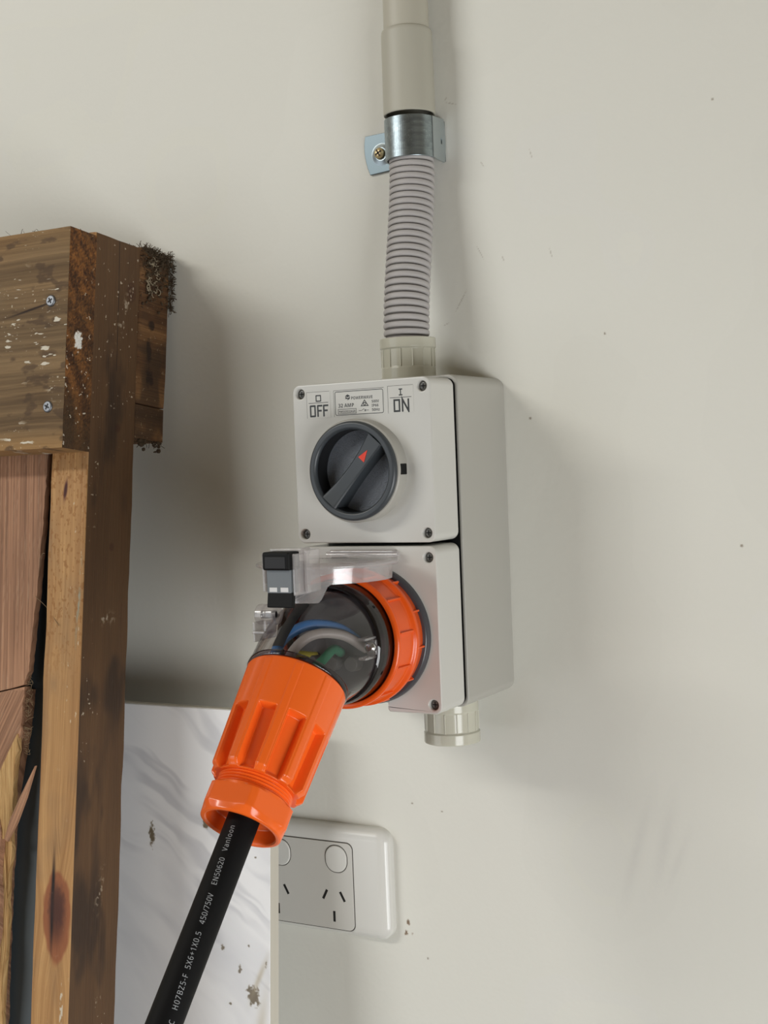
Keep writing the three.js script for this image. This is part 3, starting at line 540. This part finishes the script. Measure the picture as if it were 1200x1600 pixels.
// ---------------------------------------------------------------- timber frame leaning on the wall
{
  const LEAN = -7 * Math.PI / 180;
  const frame = new THREE.Group(); frame.name = 'timber_frame';
  frame.userData = { label: 'rough reclaimed timber frame with a torn plywood panel leaning against the wall', category: 'wooden frame' };
  frame.position.set(-176.5 * MM, -1.3, 213 * MM); frame.rotation.x = LEAN; scene.add(frame); origin.set(frame, [0, 0, 0]);
  // frame axes: x to the right (0 at the right side face), y up along the lean, z out (0 at the back of the post)
  const speck = (x, y, s, f, th) => sstep(th, th + 0.04, fbm(x * f, y * f, s, 3));
  // sawn timber: u across the face, v along the grain, both mm
  function grain(u, v, s, o = {}) {
    const wob = 9 * (fbm(u * 0.03, v * 0.006, s, 3) - 0.5) + (o.bend ? o.bend(u, v) : 0);
    const ring = fbm((u + wob) * 0.16, v * 0.0016, s + 3, 3), line = vnoise((u + wob) * 0.9, v * 0.012, s + 5), fib = vnoise(u * 2.6, v * 0.06, s + 7), mott = fbm(u * 0.05, v * 0.03, s + 9, 3);
    return { t: clamp01(0.5 + (ring - 0.5) * 1.5 + (line - 0.5) * 0.5 + (fib - 0.5) * 0.36), h: line * 0.5 + fib * 0.5, mott };
  }
  const wood = (maps, rough = 0.78, bump = 0.0006) => new THREE.MeshStandardMaterial({ map: maps.map, bumpMap: maps.bumpMap, bumpScale: bump, roughness: rough });
  // a length of timber along y with worn, slightly wavy arrises: uv.x runs round the section in metres from the left front edge, uv.y along
  function timber(w, d, y0, y1, s, wear = 1.6, ny = 110) {
    const sec = []; const R = wear;
    const side = (ax, az, bx, bz, n) => { for (let i = 0; i < n; i++) sec.push([lerp(ax, bx, i / n), lerp(az, bz, i / n)]); };
    // corners are cut by R; order: front (left to right), right side (front to back), back, left
    side(-w + R, d, -R, d, 8); side(-R, d, 0, d - R, 2); side(0, d - R, 0, R, 8); side(0, R, -R, 0, 2); side(-R, 0, -w + R, 0, 4); side(-w + R, 0, -w, R, 2); side(-w, R, -w, d - R, 4); side(-w, d - R, -w + R, d, 2);
    const per = [0]; for (let i = 0; i < sec.length; i++) { const a = sec[i], b = sec[(i + 1) % sec.length]; per.push(per[i] + Math.hypot(a[0] - b[0], a[1] - b[1])); }
    const n = sec.length, pos = [], uv = [], idx = [];
    for (let j = 0; j <= ny; j++) { const y = lerp(y0, y1, j / ny);
      for (let i = 0; i <= n; i++) { const [x, z] = sec[i % n], a = (fbm(x * 0.2 + s, y * 0.035 + z * 0.2, s, 3) - 0.5) * 1.5, dx = x + w / 2, dz = z - d / 2, l = Math.hypot(dx, dz);
        pos.push(x + dx / l * a, y, z + dz / l * a); uv.push(per[i] * MM, y * MM); } }
    for (let j = 0; j < ny; j++) for (let i = 0; i < n; i++) { const a = j * (n + 1) + i, b = a + 1, c = a + n + 1, e = c + 1; idx.push(a, b, e, a, e, c); }
    const g = new THREE.BufferGeometry();
    g.setAttribute('position', new THREE.Float32BufferAttribute(pos, 3)); g.setAttribute('uv', new THREE.Float32BufferAttribute(uv, 2)); g.setIndex(idx); g.computeVertexNormals();
    // ends
    const ends = [0, ny].map((j) => { const p = [], u2 = [], id = []; const y = lerp(y0, y1, j / ny); p.push(-w / 2, y + (j ? 0.4 : -0.4), d / 2); u2.push(0, 0);
      for (let i = 0; i <= n; i++) { const k = (j * (n + 1) + i) * 3; p.push(pos[k], pos[k + 1], pos[k + 2]); u2.push(pos[k] * MM, pos[k + 2] * MM); }
      for (let i = 1; i <= n; i++) j ? id.push(0, i, i + 1) : id.push(0, i + 1, i);
      const e = new THREE.BufferGeometry(); e.setAttribute('position', new THREE.Float32BufferAttribute(p, 3)); e.setAttribute('uv', new THREE.Float32BufferAttribute(u2, 2)); e.setIndex(id); e.computeVertexNormals(); return e; });
    return { body: g, ends };
  }
  // post: pale pine, with a big dead knot, paint streaks and a dark slot; the sides a darker brown
  const DP = 51, WP = 34.5;
  const postTex = paint(0, 800, 172, 1440, 512, 1900, (u, v) => {
    const front = u < 34, knot = Math.hypot((u - 20.5) / 12, (v - 938) / 31), kb = Math.exp(-knot * knot * 0.5);
    const g = grain(u + (u < 34 ? kb * 9 * Math.sign(u - 21.5) : 0), v, 61);
    let c = mix3([202, 158, 104], [160, 116, 70], g.t); c = mix3(c, [150, 118, 84], clamp01((g.mott - 0.55) * 1.6));
    let h = g.h * 0.7;
    if (front) {
      const pore = speck(u * 1.0, v * 0.6, 63, 0.55, 0.62) * sstep(1080, 1160, v); c = mix3(c, [148, 98, 48], pore * 0.55);
      const k1 = sstep(1.12, 0.92, knot + (fbm(u * 0.2, v * 0.1, 65, 2) - 0.5) * 0.25); c = mix3(c, mix3([150, 92, 58], [92, 52, 36], sstep(0.9, 0.2, knot)), k1);
      const hol = smear(u, v, 15.5 + (v - 940) * 0.05, 948, 26, 1.3, 1.62); c = mix3(c, [28, 16, 12], clamp01(hol * 1.6)); h -= clamp01(hol * 1.6) * 0.5;
      const pit = sstep(1.2, 0.6, Math.hypot((u - 20) / 8, (v - 945) / 14) + (fbm(u * 0.5, v * 0.3, 66, 2) - 0.5) * 0.5); c = mix3(c, [70, 40, 34], pit * 0.55);
      const slit = smear(u, v, 14, 1240, 5.6, 1.3, 1.45); c = mix3(c, [70, 28, 22], clamp01(slit * 1.8)); h -= slit * 0.4;
      c = mix3(c, [222, 220, 208], (smear(u, v, 27.5, 868, 30, 1.6, 1.57) > 0.45 ? 0.75 : 0) * sstep(0.4, 0.55, fbm(u * 0.5, v * 0.25, 67, 3)));
      c = mix3(c, [150, 160, 150], clamp01(smear(u, v, 30, 1160, 26, 1.2, 1.52)) * sstep(0.35, 0.6, fbm(u * 0.7, v * 0.16, 68, 3)) * 0.85);
      c = mix3(c, [226, 220, 206], sstep(0.80, 0.83, fbm(u * 0.45, v * 0.2, 69, 3)) * (u > 20 && v > 1060 ? 0.6 : 0.1));
    } else {
      // sides: darker base, dark bands and patches with dirt
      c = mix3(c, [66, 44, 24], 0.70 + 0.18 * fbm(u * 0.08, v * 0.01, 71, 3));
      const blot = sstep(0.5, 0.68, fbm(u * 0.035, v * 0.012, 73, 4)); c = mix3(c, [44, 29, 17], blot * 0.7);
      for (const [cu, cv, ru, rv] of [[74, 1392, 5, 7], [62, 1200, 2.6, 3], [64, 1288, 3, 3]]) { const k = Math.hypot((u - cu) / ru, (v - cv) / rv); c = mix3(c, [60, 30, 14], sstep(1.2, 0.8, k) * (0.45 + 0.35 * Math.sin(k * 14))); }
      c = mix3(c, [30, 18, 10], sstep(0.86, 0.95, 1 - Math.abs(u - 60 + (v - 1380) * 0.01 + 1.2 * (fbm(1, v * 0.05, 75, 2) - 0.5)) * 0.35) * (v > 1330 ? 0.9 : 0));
      const sp = sstep(0.80, 0.82, fbm(u * 0.42, v * 0.3, 77, 3)) * sstep(0.55, 0.68, fbm(u * 0.03, v * 0.012, 79, 2)); c = mix3(c, [214, 204, 186], sp * (u > 36 && u < 86 ? 0.75 : 0)); 
      c = mix3(c, [186, 176, 160], sstep(0.55, 0.7, fbm(u * 0.5, v * 0.4, 78, 3)) * clamp01(smear(u, v, 66, 1374, 22, 3, 1.25) + smear(u, v, 58, 1148, 4, 10, 1.57) + smear(u, v, 62, 952, 14, 3, 1.4)) * 0.8);
      h += sp * 0.3;
    }
    return [...c, h];
  });
  const postMat = wood(postTex, 0.7);
  const endMat = wood(paint(-60, -20, 10, 120, 128, 256, (x, y) => { const r = Math.hypot(x + 70, y + 30), n = fbm(x * 0.2, y * 0.2, 81, 3), q = vnoise(r * 0.55, n * 2, 83); return [...mix3([142, 104, 64], [96, 64, 36], q * 0.7 + n * 0.4), n]; }, THREE.RepeatWrapping));
  const pt = timber(WP, DP, 0, 1428, 5, 1.0);
  const post = part('post', pt.body, postMat, frame, 'square pine post, pale on the front');
  for (const e of pt.ends) part('post_end', e, endMat, post);

  const pt2 = timber(WP, DP, 0, 1428, 23, 1.0);
  part('post', pt2.body.translate(-296, 0, 0), postMat, frame);
  for (const e of pt2.ends) part('post_end', e.translate(-296, 0, 0), endMat, post);

  // top rail: weathered board across the front with flecks of white paint, its sawn end rough and dark
  const railTex = paint(-330, 1260, 0, 1430, 1536, 800, (x, y) => {
    const g = grain(y * 0.9, x * 0.8 + 40 * fbm(x * 0.02, y * 0.03, 90, 2), 91);
    let c = mix3([146, 118, 82], [92, 70, 44], g.t); c = mix3(c, [118, 100, 74], clamp01(g.mott * 1.2 - 0.2) * 0.6);
    c = mix3(c, [196, 150, 92], sstep(1284, 1268, y) * 0.5 + sstep(1402, 1426, y) * 0.3);
    c = mix3(c, [70, 52, 36], sstep(0.62, 0.74, fbm(x * 0.06, y * 0.12, 93, 4)) * 0.55);
    const along = fbm(x * 0.11, y * 0.36, 95, 3), zone = fbm(x * 0.025, y * 0.03, 97, 2);
    const fl = sstep(0.735, 0.765, along) * sstep(0.46, 0.6, zone + sstep(1300, 1345, y) * 0.2 - sstep(1395, 1415, y) * 0.3); c = mix3(c, [228, 222, 206], fl * 0.9);
    const fine = sstep(0.83, 0.85, fbm(x * 0.5, y * 0.9, 99, 2)) * sstep(0.4, 0.6, zone); c = mix3(c, [216, 208, 190], fine * 0.7);
    const crack = smear(x, y, -32, 1368, 20, 0.7, 0.18); c = mix3(c, [44, 28, 16], clamp01(crack * 1.4));
    c = mix3(c, [84, 70, 58], Math.exp(-(((x + 14) / 5) ** 2) - ((y - 1372) / 5) ** 2) * 0.4);
    return [...c, g.h * 0.6 + fl * 0.4 - crack * 0.4];
  });
  const endTex = paint(40, 1260, 90, 1430, 256, 870, (z, y) => {
    const d = fbm(z * 0.09 + y * 0.03, y * 0.02, 101, 3), ring = vnoise((z * 0.55 - y * 0.32 + 14 * Math.sin(y * 0.025)) * 0.42, d * 3, 103), fib = fbm(z * 0.9 + y * 0.5, y * 0.5 - z * 0.3, 105, 3);
    let c = mix3([142, 92, 44], [58, 34, 16], clamp01(ring * 0.8 + (fib - 0.5) * 1.2)); c = mix3(c, [70, 52, 32], clamp01(sstep(1330, 1270, y) * 0.7 + (fbm(z * 0.05, y * 0.03, 107, 3) - 0.45) * 1.2));
    const w = sstep(0.78, 0.8, fbm(z * 0.35, y * 0.3, 109, 3)) * sstep(0.4, 0.6, fbm(z * 0.05, y * 0.03, 110, 2)); c = mix3(c, [222, 214, 198], w * 0.85);
    c = mix3(c, [236, 234, 228], sstep(4.6, 3, Math.hypot((z - 66), (y - 1345) * 0.6) + 4 * (fbm(z * 0.6, y * 0.6, 111, 2) - 0.5)));
    return [...c, fib * 0.8 + ring * 0.3];
  });
  const rail = (() => {
    // built lying along x: length 330, height 1268..1426, thickness 51.5..79
    const nx = 60, ny = 30, H0 = 1267, H1 = 1425, Z0 = 50.2, Z1 = 79;
    const face = surface((u, v) => { const x = lerp(-330, 0, u), y = lerp(H0, H1, v), e = Math.min(y - H0, H1 - y, -x), n = fbm(x * 0.03, y * 0.06, 121, 3) - 0.5; return [x + 0.9 - 0.3 * (e < 1), y, Z1 + n * 0.8 - (e < 1 ? 0.8 : 0)]; }, nx, ny);
    const topF = surface((u, v) => { const x = lerp(-330, 0, u), n = fbm(x * 0.05, 3, 123, 3) - 0.5; return [x, H1 + n * 1.6 * (1 - v) * 0 + n * 0.6, lerp(Z1 - 0.8, Z0, v)]; }, nx, 4);
    const bot = surface((u, v) => [lerp(-330, 0, u), H0, lerp(Z0, Z1 - 0.8, v)], nx, 4);
    const back = surface((u, v) => [lerp(0.5, -330, u), lerp(H0, H1, v), Z0], 4, 4);
    const left = surface((u, v) => [-330, lerp(H0, H1, v), lerp(Z0, Z1, u)], 4, 4);
    const all = [face, topF, bot, back, left];
    for (const g of all) { const p = g.attributes.position, uv = g.attributes.uv; for (let i = 0; i < p.count; i++) uv.setXY(i, p.getX(i) * MM, (p.getY(i) + (p.getZ(i) < 78 ? (Z1 - p.getZ(i)) * -0.2 : 0)) * MM); }
    const r = part('rail', all, wood(railTex, 0.8, 0.0008), frame, 'weathered top rail flecked with white paint');
    const end = surface((u, v) => { const z = lerp(Z1 - 0.8, Z0, u), y = lerp(H0, H1, v), n = fbm(z * 0.5 + y * 0.3, y * 0.4, 125, 3) - 0.5, e = Math.min(u, v, 1 - u, 1 - v) < 0.001; return [e ? 0.7 : 0.8 + n * 1.8, y, z]; }, 30, 120);
    { const p = end.attributes.position, uv = end.attributes.uv; for (let i = 0; i < p.count; i++) uv.setXY(i, p.getZ(i) * MM, p.getY(i) * MM); }
    part('rail_end', end, wood(endTex, 0.85, 0.0014), r, 'rough dark sawn end of the rail');
    const steel = metal('#8a8d92', 0.5);
    for (const [x, y, a] of [[-14.3, 1372.4, 0.5], [-13.4, 1296.4, 1.1]]) {
      const s = part('screw', toZ(lathe(soft([[0.001, 80.3], [3.4, 80.3], [4.2, 79.6], [4.2, 77]], 0.4), 32), x, y), steel, r, 'silver countersunk cross-head screw');
      part('recess', [box(-2.3, 2.3, -0.6, 0.6, 79.8, 80.4).rotateZ(a).translate(x, y, 0), box(-0.6, 0.6, -2.3, 2.3, 79.8, 80.4).rotateZ(a).translate(x, y, 0)], plastic('#26262a', 0.6), s);
    }
    return r;
  })();

  // short cleat on the back of the post, cracked through near its lower end
  const cleatTex = paint(0, 1270, 120, 1440, 384, 544, (u, v) => {
    const g = grain(v * 0.7, u * 1.2, 131); let c = mix3([138, 100, 62], [84, 56, 32], g.t); c = mix3(c, [64, 46, 30], sstep(0.45, 0.7, fbm(u * 0.06, v * 0.04, 133, 3)) * 0.7);
    for (const [cu, cv, ru, rv] of [[46, 1352, 3, 8], [47, 1332, 4, 6], [48, 1373, 3.4, 4]]) c = mix3(c, [40, 26, 16], sstep(1.3, 0.6, Math.hypot((u - cu) / ru, (v - cv) / rv) + fbm(u * 0.3, v * 0.3, 135, 2) - 0.5) * 0.8);
    c = mix3(c, [170, 150, 122], sstep(0.77, 0.8, fbm(u * 0.4, v * 0.4, 137, 3)) * 0.5);
    return [...c, g.h];
  });
  const cleatMat = wood(cleatTex, 0.85, 0.001);
  const upper = timber(34, 35, 1310.5, 1430, 9, 1.2, 50), lower = timber(34, 35, 1284, 1309.3, 13, 1.2, 16);
  const cleat = part('cleat', [...[upper, lower].flatMap((q) => [q.body, ...q.ends])].map((g) => g.translate(-1.0, 0, -36.4)), cleatMat, frame, 'short cracked cleat at the back');
  // dusty fibres and nest debris clinging to the cleat and rail tops: nobody could count them
  const bits = [];
  const fibre = (x, y, z, l, r, bendy = 1) => { const d = [rnd() - 0.5, rnd() - 0.5, rnd() - 0.5], n = Math.hypot(...d) || 1, p = [[x, y, z]]; for (let k = 1; k <= 3; k++) p.push([p[k - 1][0] + d[0] / n * l / 3 + (rnd() - 0.5) * bendy, p[k - 1][1] + d[1] / n * l / 3 + (rnd() - 0.5) * bendy, p[k - 1][2] + d[2] / n * l / 3 + (rnd() - 0.5) * bendy]); bits.push(tube(p, r, 5, 4)); };
  const crumb = (x, y, z, r) => { const g = new THREE.IcosahedronGeometry(r, 0); const p = g.attributes.position; g.scale(0.6 + rnd(), 0.5 + rnd(), 0.6 + rnd()); g.rotateZ(rnd() * 3).rotateX(rnd() * 3); bits.push(g.translate(x, y, z)); };
  for (let i = 0; i < 330; i++) { const q = rnd(), y = 1431 - 40 * q * q * rnd() - 1, z = -1 - 36 * rnd(); fibre(0 + rnd() * 2.2, y, z, 1.6 + rnd() * 3.6, 0.16 + rnd() * 0.22); }
  for (let i = 0; i < 110; i++) { fibre(-30 * rnd(), 1431, -34 * rnd() - 1, 3 + rnd() * 5, 0.16 + rnd() * 0.2); }
  for (let i = 0; i < 150; i++) { fibre(rnd() * 1.5, 1425 - 38 * rnd(), -36.5 - rnd() * 3.0, 1.6 + rnd() * 3.8, 0.14 + rnd() * 0.22); }
  for (let i = 0; i < 120; i++) crumb(rnd() * 1.2, 1429 - 46 * rnd() ** 1.6, -3 - 33 * rnd(), 0.4 + rnd() * 0.9);
  for (let i = 0; i < 46; i++) { fibre(-1 - rnd() * 3, 1283.5 - rnd() * 3, -2 - rnd() * 32, 2 + rnd() * 3, 0.15 + rnd() * 0.2); }
  for (let i = 0; i < 34; i++) crumb(-1 - rnd() * 3, 1283 - rnd() * 8 * rnd(), (rnd() < 0.6 ? -9 - rnd() * 6 : -27 - rnd() * 7), 0.5 + rnd() * 1.1);
  for (let i = 0; i < 60; i++) fibre(0.6, 1427 - rnd() * 150, 52 + rnd() * 26, 1.5 + rnd() * 3.5, 0.12 + rnd() * 0.12);
  for (let i = 0; i < 40; i++) fibre(-5 - rnd() * 90, 1425.3, 53 + rnd() * 25, 1.5 + rnd() * 3, 0.12 + rnd() * 0.12);
  const debris = part('debris', bits, new THREE.MeshStandardMaterial({ color: '#4f4130', roughness: 0.95 }), cleat, 'dusty dark fibres and crumbs clinging to the cleat'); debris.userData.kind = 'stuff';
  const nest = []; for (let i = 0; i < 26; i++) { const y = 1424 - 30 * rnd(), z = -8 - 14 * rnd(); nest.push(new THREE.TorusGeometry(1.2 + rnd() * 1.6, 0.35, 5, 10, 2 + rnd() * 3).rotateY(1.3 + rnd() * 0.5).rotateX(rnd() * 6).translate(0.8, y, z)); }
  const nm = part('cocoon', nest, new THREE.MeshStandardMaterial({ color: '#a5977f', roughness: 0.9 }), cleat, 'pale curled husks stuck to the top of the cleat'); nm.userData.kind = 'stuff';

  // torn plywood panel inside the frame: red-brown face veneer over pale core, right edge ragged
  const plyTex = paint(-330, 780, -30, 1300, 768, 1331, (x, y) => {
    const low = y < 1094 + (x + 60) * 0.1, a = low ? -0.5 : 0.03, u = x * Math.cos(a) + y * Math.sin(a), v = -x * Math.sin(a) + y * Math.cos(a);
    const l = vnoise(u * 0.75 + 2 * fbm(u * 0.05, v * 0.01, 141, 2), v * 0.008, 143), f = vnoise(u * 2.4, v * 0.03, 145), m = fbm(u * 0.03, v * 0.012, 147, 3);
    let c = mix3([186, 140, 108], [118, 84, 62], clamp01(l * 0.75 + (f - 0.5) * 0.6 + (m - 0.5) * 0.9));
    c = mix3(c, [206, 172, 142], sstep(0.72, 0.9, f) * 0.5);
    return [...c, f * 0.6 + l * 0.4];
  });
  const plyMat = wood(plyTex, 0.75, 0.0006);
  const plyShape = (pts, z0, z1) => { const g = new THREE.ExtrudeGeometry(new THREE.Shape(pts.map((p) => new THREE.Vector2(...p))), { depth: z1 - z0, bevelEnabled: false }).translate(0, 0, z0); const p = g.attributes.position, uv = g.attributes.uv; for (let i = 0; i < p.count; i++) uv.setXY(i, (p.getX(i) + (p.getZ(i) - z1) * 0.4) * MM, p.getY(i) * MM); return g; };
  const ragged = (pts, s, amp) => { const out = []; for (let i = 0; i < pts.length - 1; i++) { const [a, b] = [pts[i], pts[i + 1]], n = Math.max(2, Math.round(Math.hypot(a[0] - b[0], a[1] - b[1]) / 4)); for (let k = 0; k < n; k++) { const t = k / n; out.push([lerp(a[0], b[0], t) + (fbm(i * 3 + k * 0.7, s, s, 2) - 0.5) * amp, lerp(a[1], b[1], t)]); } } out.push(pts[pts.length - 1]); return out; };
  const edgeU = ragged([[-43.6, 1272], [-44.4, 1244], [-48.4, 1178], [-52.6, 1131], [-54.6, 1108], [-58.6, 1098]], 151, 1.8);
  const upperPly = part('panel', plyShape([...edgeU, [-70, 1095], [-84, 1092], [-330, 1066], [-330, 1272]], 40, 45), plyMat, frame, 'torn red-brown plywood panel');
  const edgeL = ragged([[-59, 1096.5], [-60.8, 1062], [-63.5, 1058], [-68, 1050], [-78, 1018], [-74, 1000], [-73.6, 975], [-77, 930], [-78, 860], [-80, 700]], 153, 2.2);
  part('panel_piece', plyShape([[-330, 1064], [-84, 1091], [-70, 1094], ...edgeL, [-330, 700]], 38.6, 44), plyMat, upperPly);
  const coreMat = wood(paint(-110, 690, -30, 1130, 256, 1024, (x, y) => { const l = vnoise(x * 1.1 + y * 0.05, y * 0.03, 161), f = vnoise(x * 3, y * 0.12, 163); return [...mix3([226, 190, 132], [170, 126, 76], l * 0.6 + f * 0.4), f]; }), 0.8, 0.0008);
  const backEdge = ragged([[-60, 1094], [-62.6, 1062], [-65, 1050], [-68.5, 1030], [-72, 1000], [-74, 945], [-73.4, 854], [-74, 700]], 157, 1.6);
  part('core_veneer', plyShape([[-90, 1094], ...backEdge, [-90, 700]], 31, 37), plyMat, upperPly, 'inner plywood layer showing along the torn edge');
  const spl = (pts, z0, z1, m = coreMat) => { const g = plyShape(pts, z0, z1); const p = g.attributes.position; for (let i = 0; i < p.count; i++) { const y = p.getY(i); p.setZ(i, p.getZ(i) + 1.2 * Math.sin(y * 0.08)); } g.computeVertexNormals(); part('splinter', g, m, upperPly); };
  spl(ragged([[-63, 1062], [-61.5, 1050], [-64, 1030], [-65, 1010], [-69, 985], [-76, 985], [-84, 1010], [-80, 1030], [-72, 1044], [-63, 1062]], 171, 1.2), 41, 45.4);
  spl(ragged([[-69, 990], [-66.8, 975], [-70, 940], [-69, 900], [-70.5, 860], [-70, 800], [-74, 700], [-79, 700], [-76, 800], [-76, 900], [-74, 960], [-75, 990]], 173, 1.4), 38, 41.4);
  spl(ragged([[-78, 1000], [-74.6, 990], [-72, 950], [-73, 910], [-78, 880], [-90, 900], [-86, 960]], 175, 1.4), 43, 46.4, plyMat);
  const strip = plyShape([[-38.6, 1041], [-41.5, 1033], [-47, 1018], [-56, 999], [-66, 984], [-69, 986], [-64, 1000], [-55, 1015], [-47.6, 1027]], 46, 48.2);
  { const p = strip.attributes.position; for (let i = 0; i < p.count; i++) p.setZ(i, p.getZ(i) + (p.getX(i) + 66) * 0.12); strip.computeVertexNormals(); }
  part('splinter', strip, plyMat, upperPly, 'loose sliver of veneer sticking out over the gap');
  const hair = []; for (let i = 0; i < 40; i++) { const y = 1105 - rnd() * 60, l = 2 + rnd() * 6; hair.push(tube([[-57 - rnd() * 4, y, 42], [-55 + rnd() * 4, y + (rnd() - 0.5) * l, 43 + rnd() * 2], [-54 + rnd() * 5, y + (rnd() - 0.5) * l * 1.4, 43 + rnd() * 3]], 0.18, 5, 4)); }
  for (const [x0, y0, x1, y1] of [[-50, 1163, -20, 1142], [-47, 1190, -36, 1194]]) hair.push(tube([[x0, y0, 46], [(x0 + x1) / 2, (y0 + y1) / 2 + 2, 49], [x1, y1, 52.4]], 0.22, 10, 4));
  const hs = part('fibre', hair, new THREE.MeshStandardMaterial({ color: '#8a7458', roughness: 0.9 }), upperPly, 'hair-thin torn fibres along the panel edge'); hs.userData.kind = 'stuff';
  // dark board behind the gap
  part('backing_sheet', box(-330, -33, 700, 1270, 24, 28, 0.5), plastic('#5a6266', 0.5), frame, 'dark grey sheet seen through the gap');
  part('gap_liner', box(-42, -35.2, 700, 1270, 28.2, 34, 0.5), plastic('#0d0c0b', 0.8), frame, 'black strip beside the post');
}

renderer.render(scene, camera);
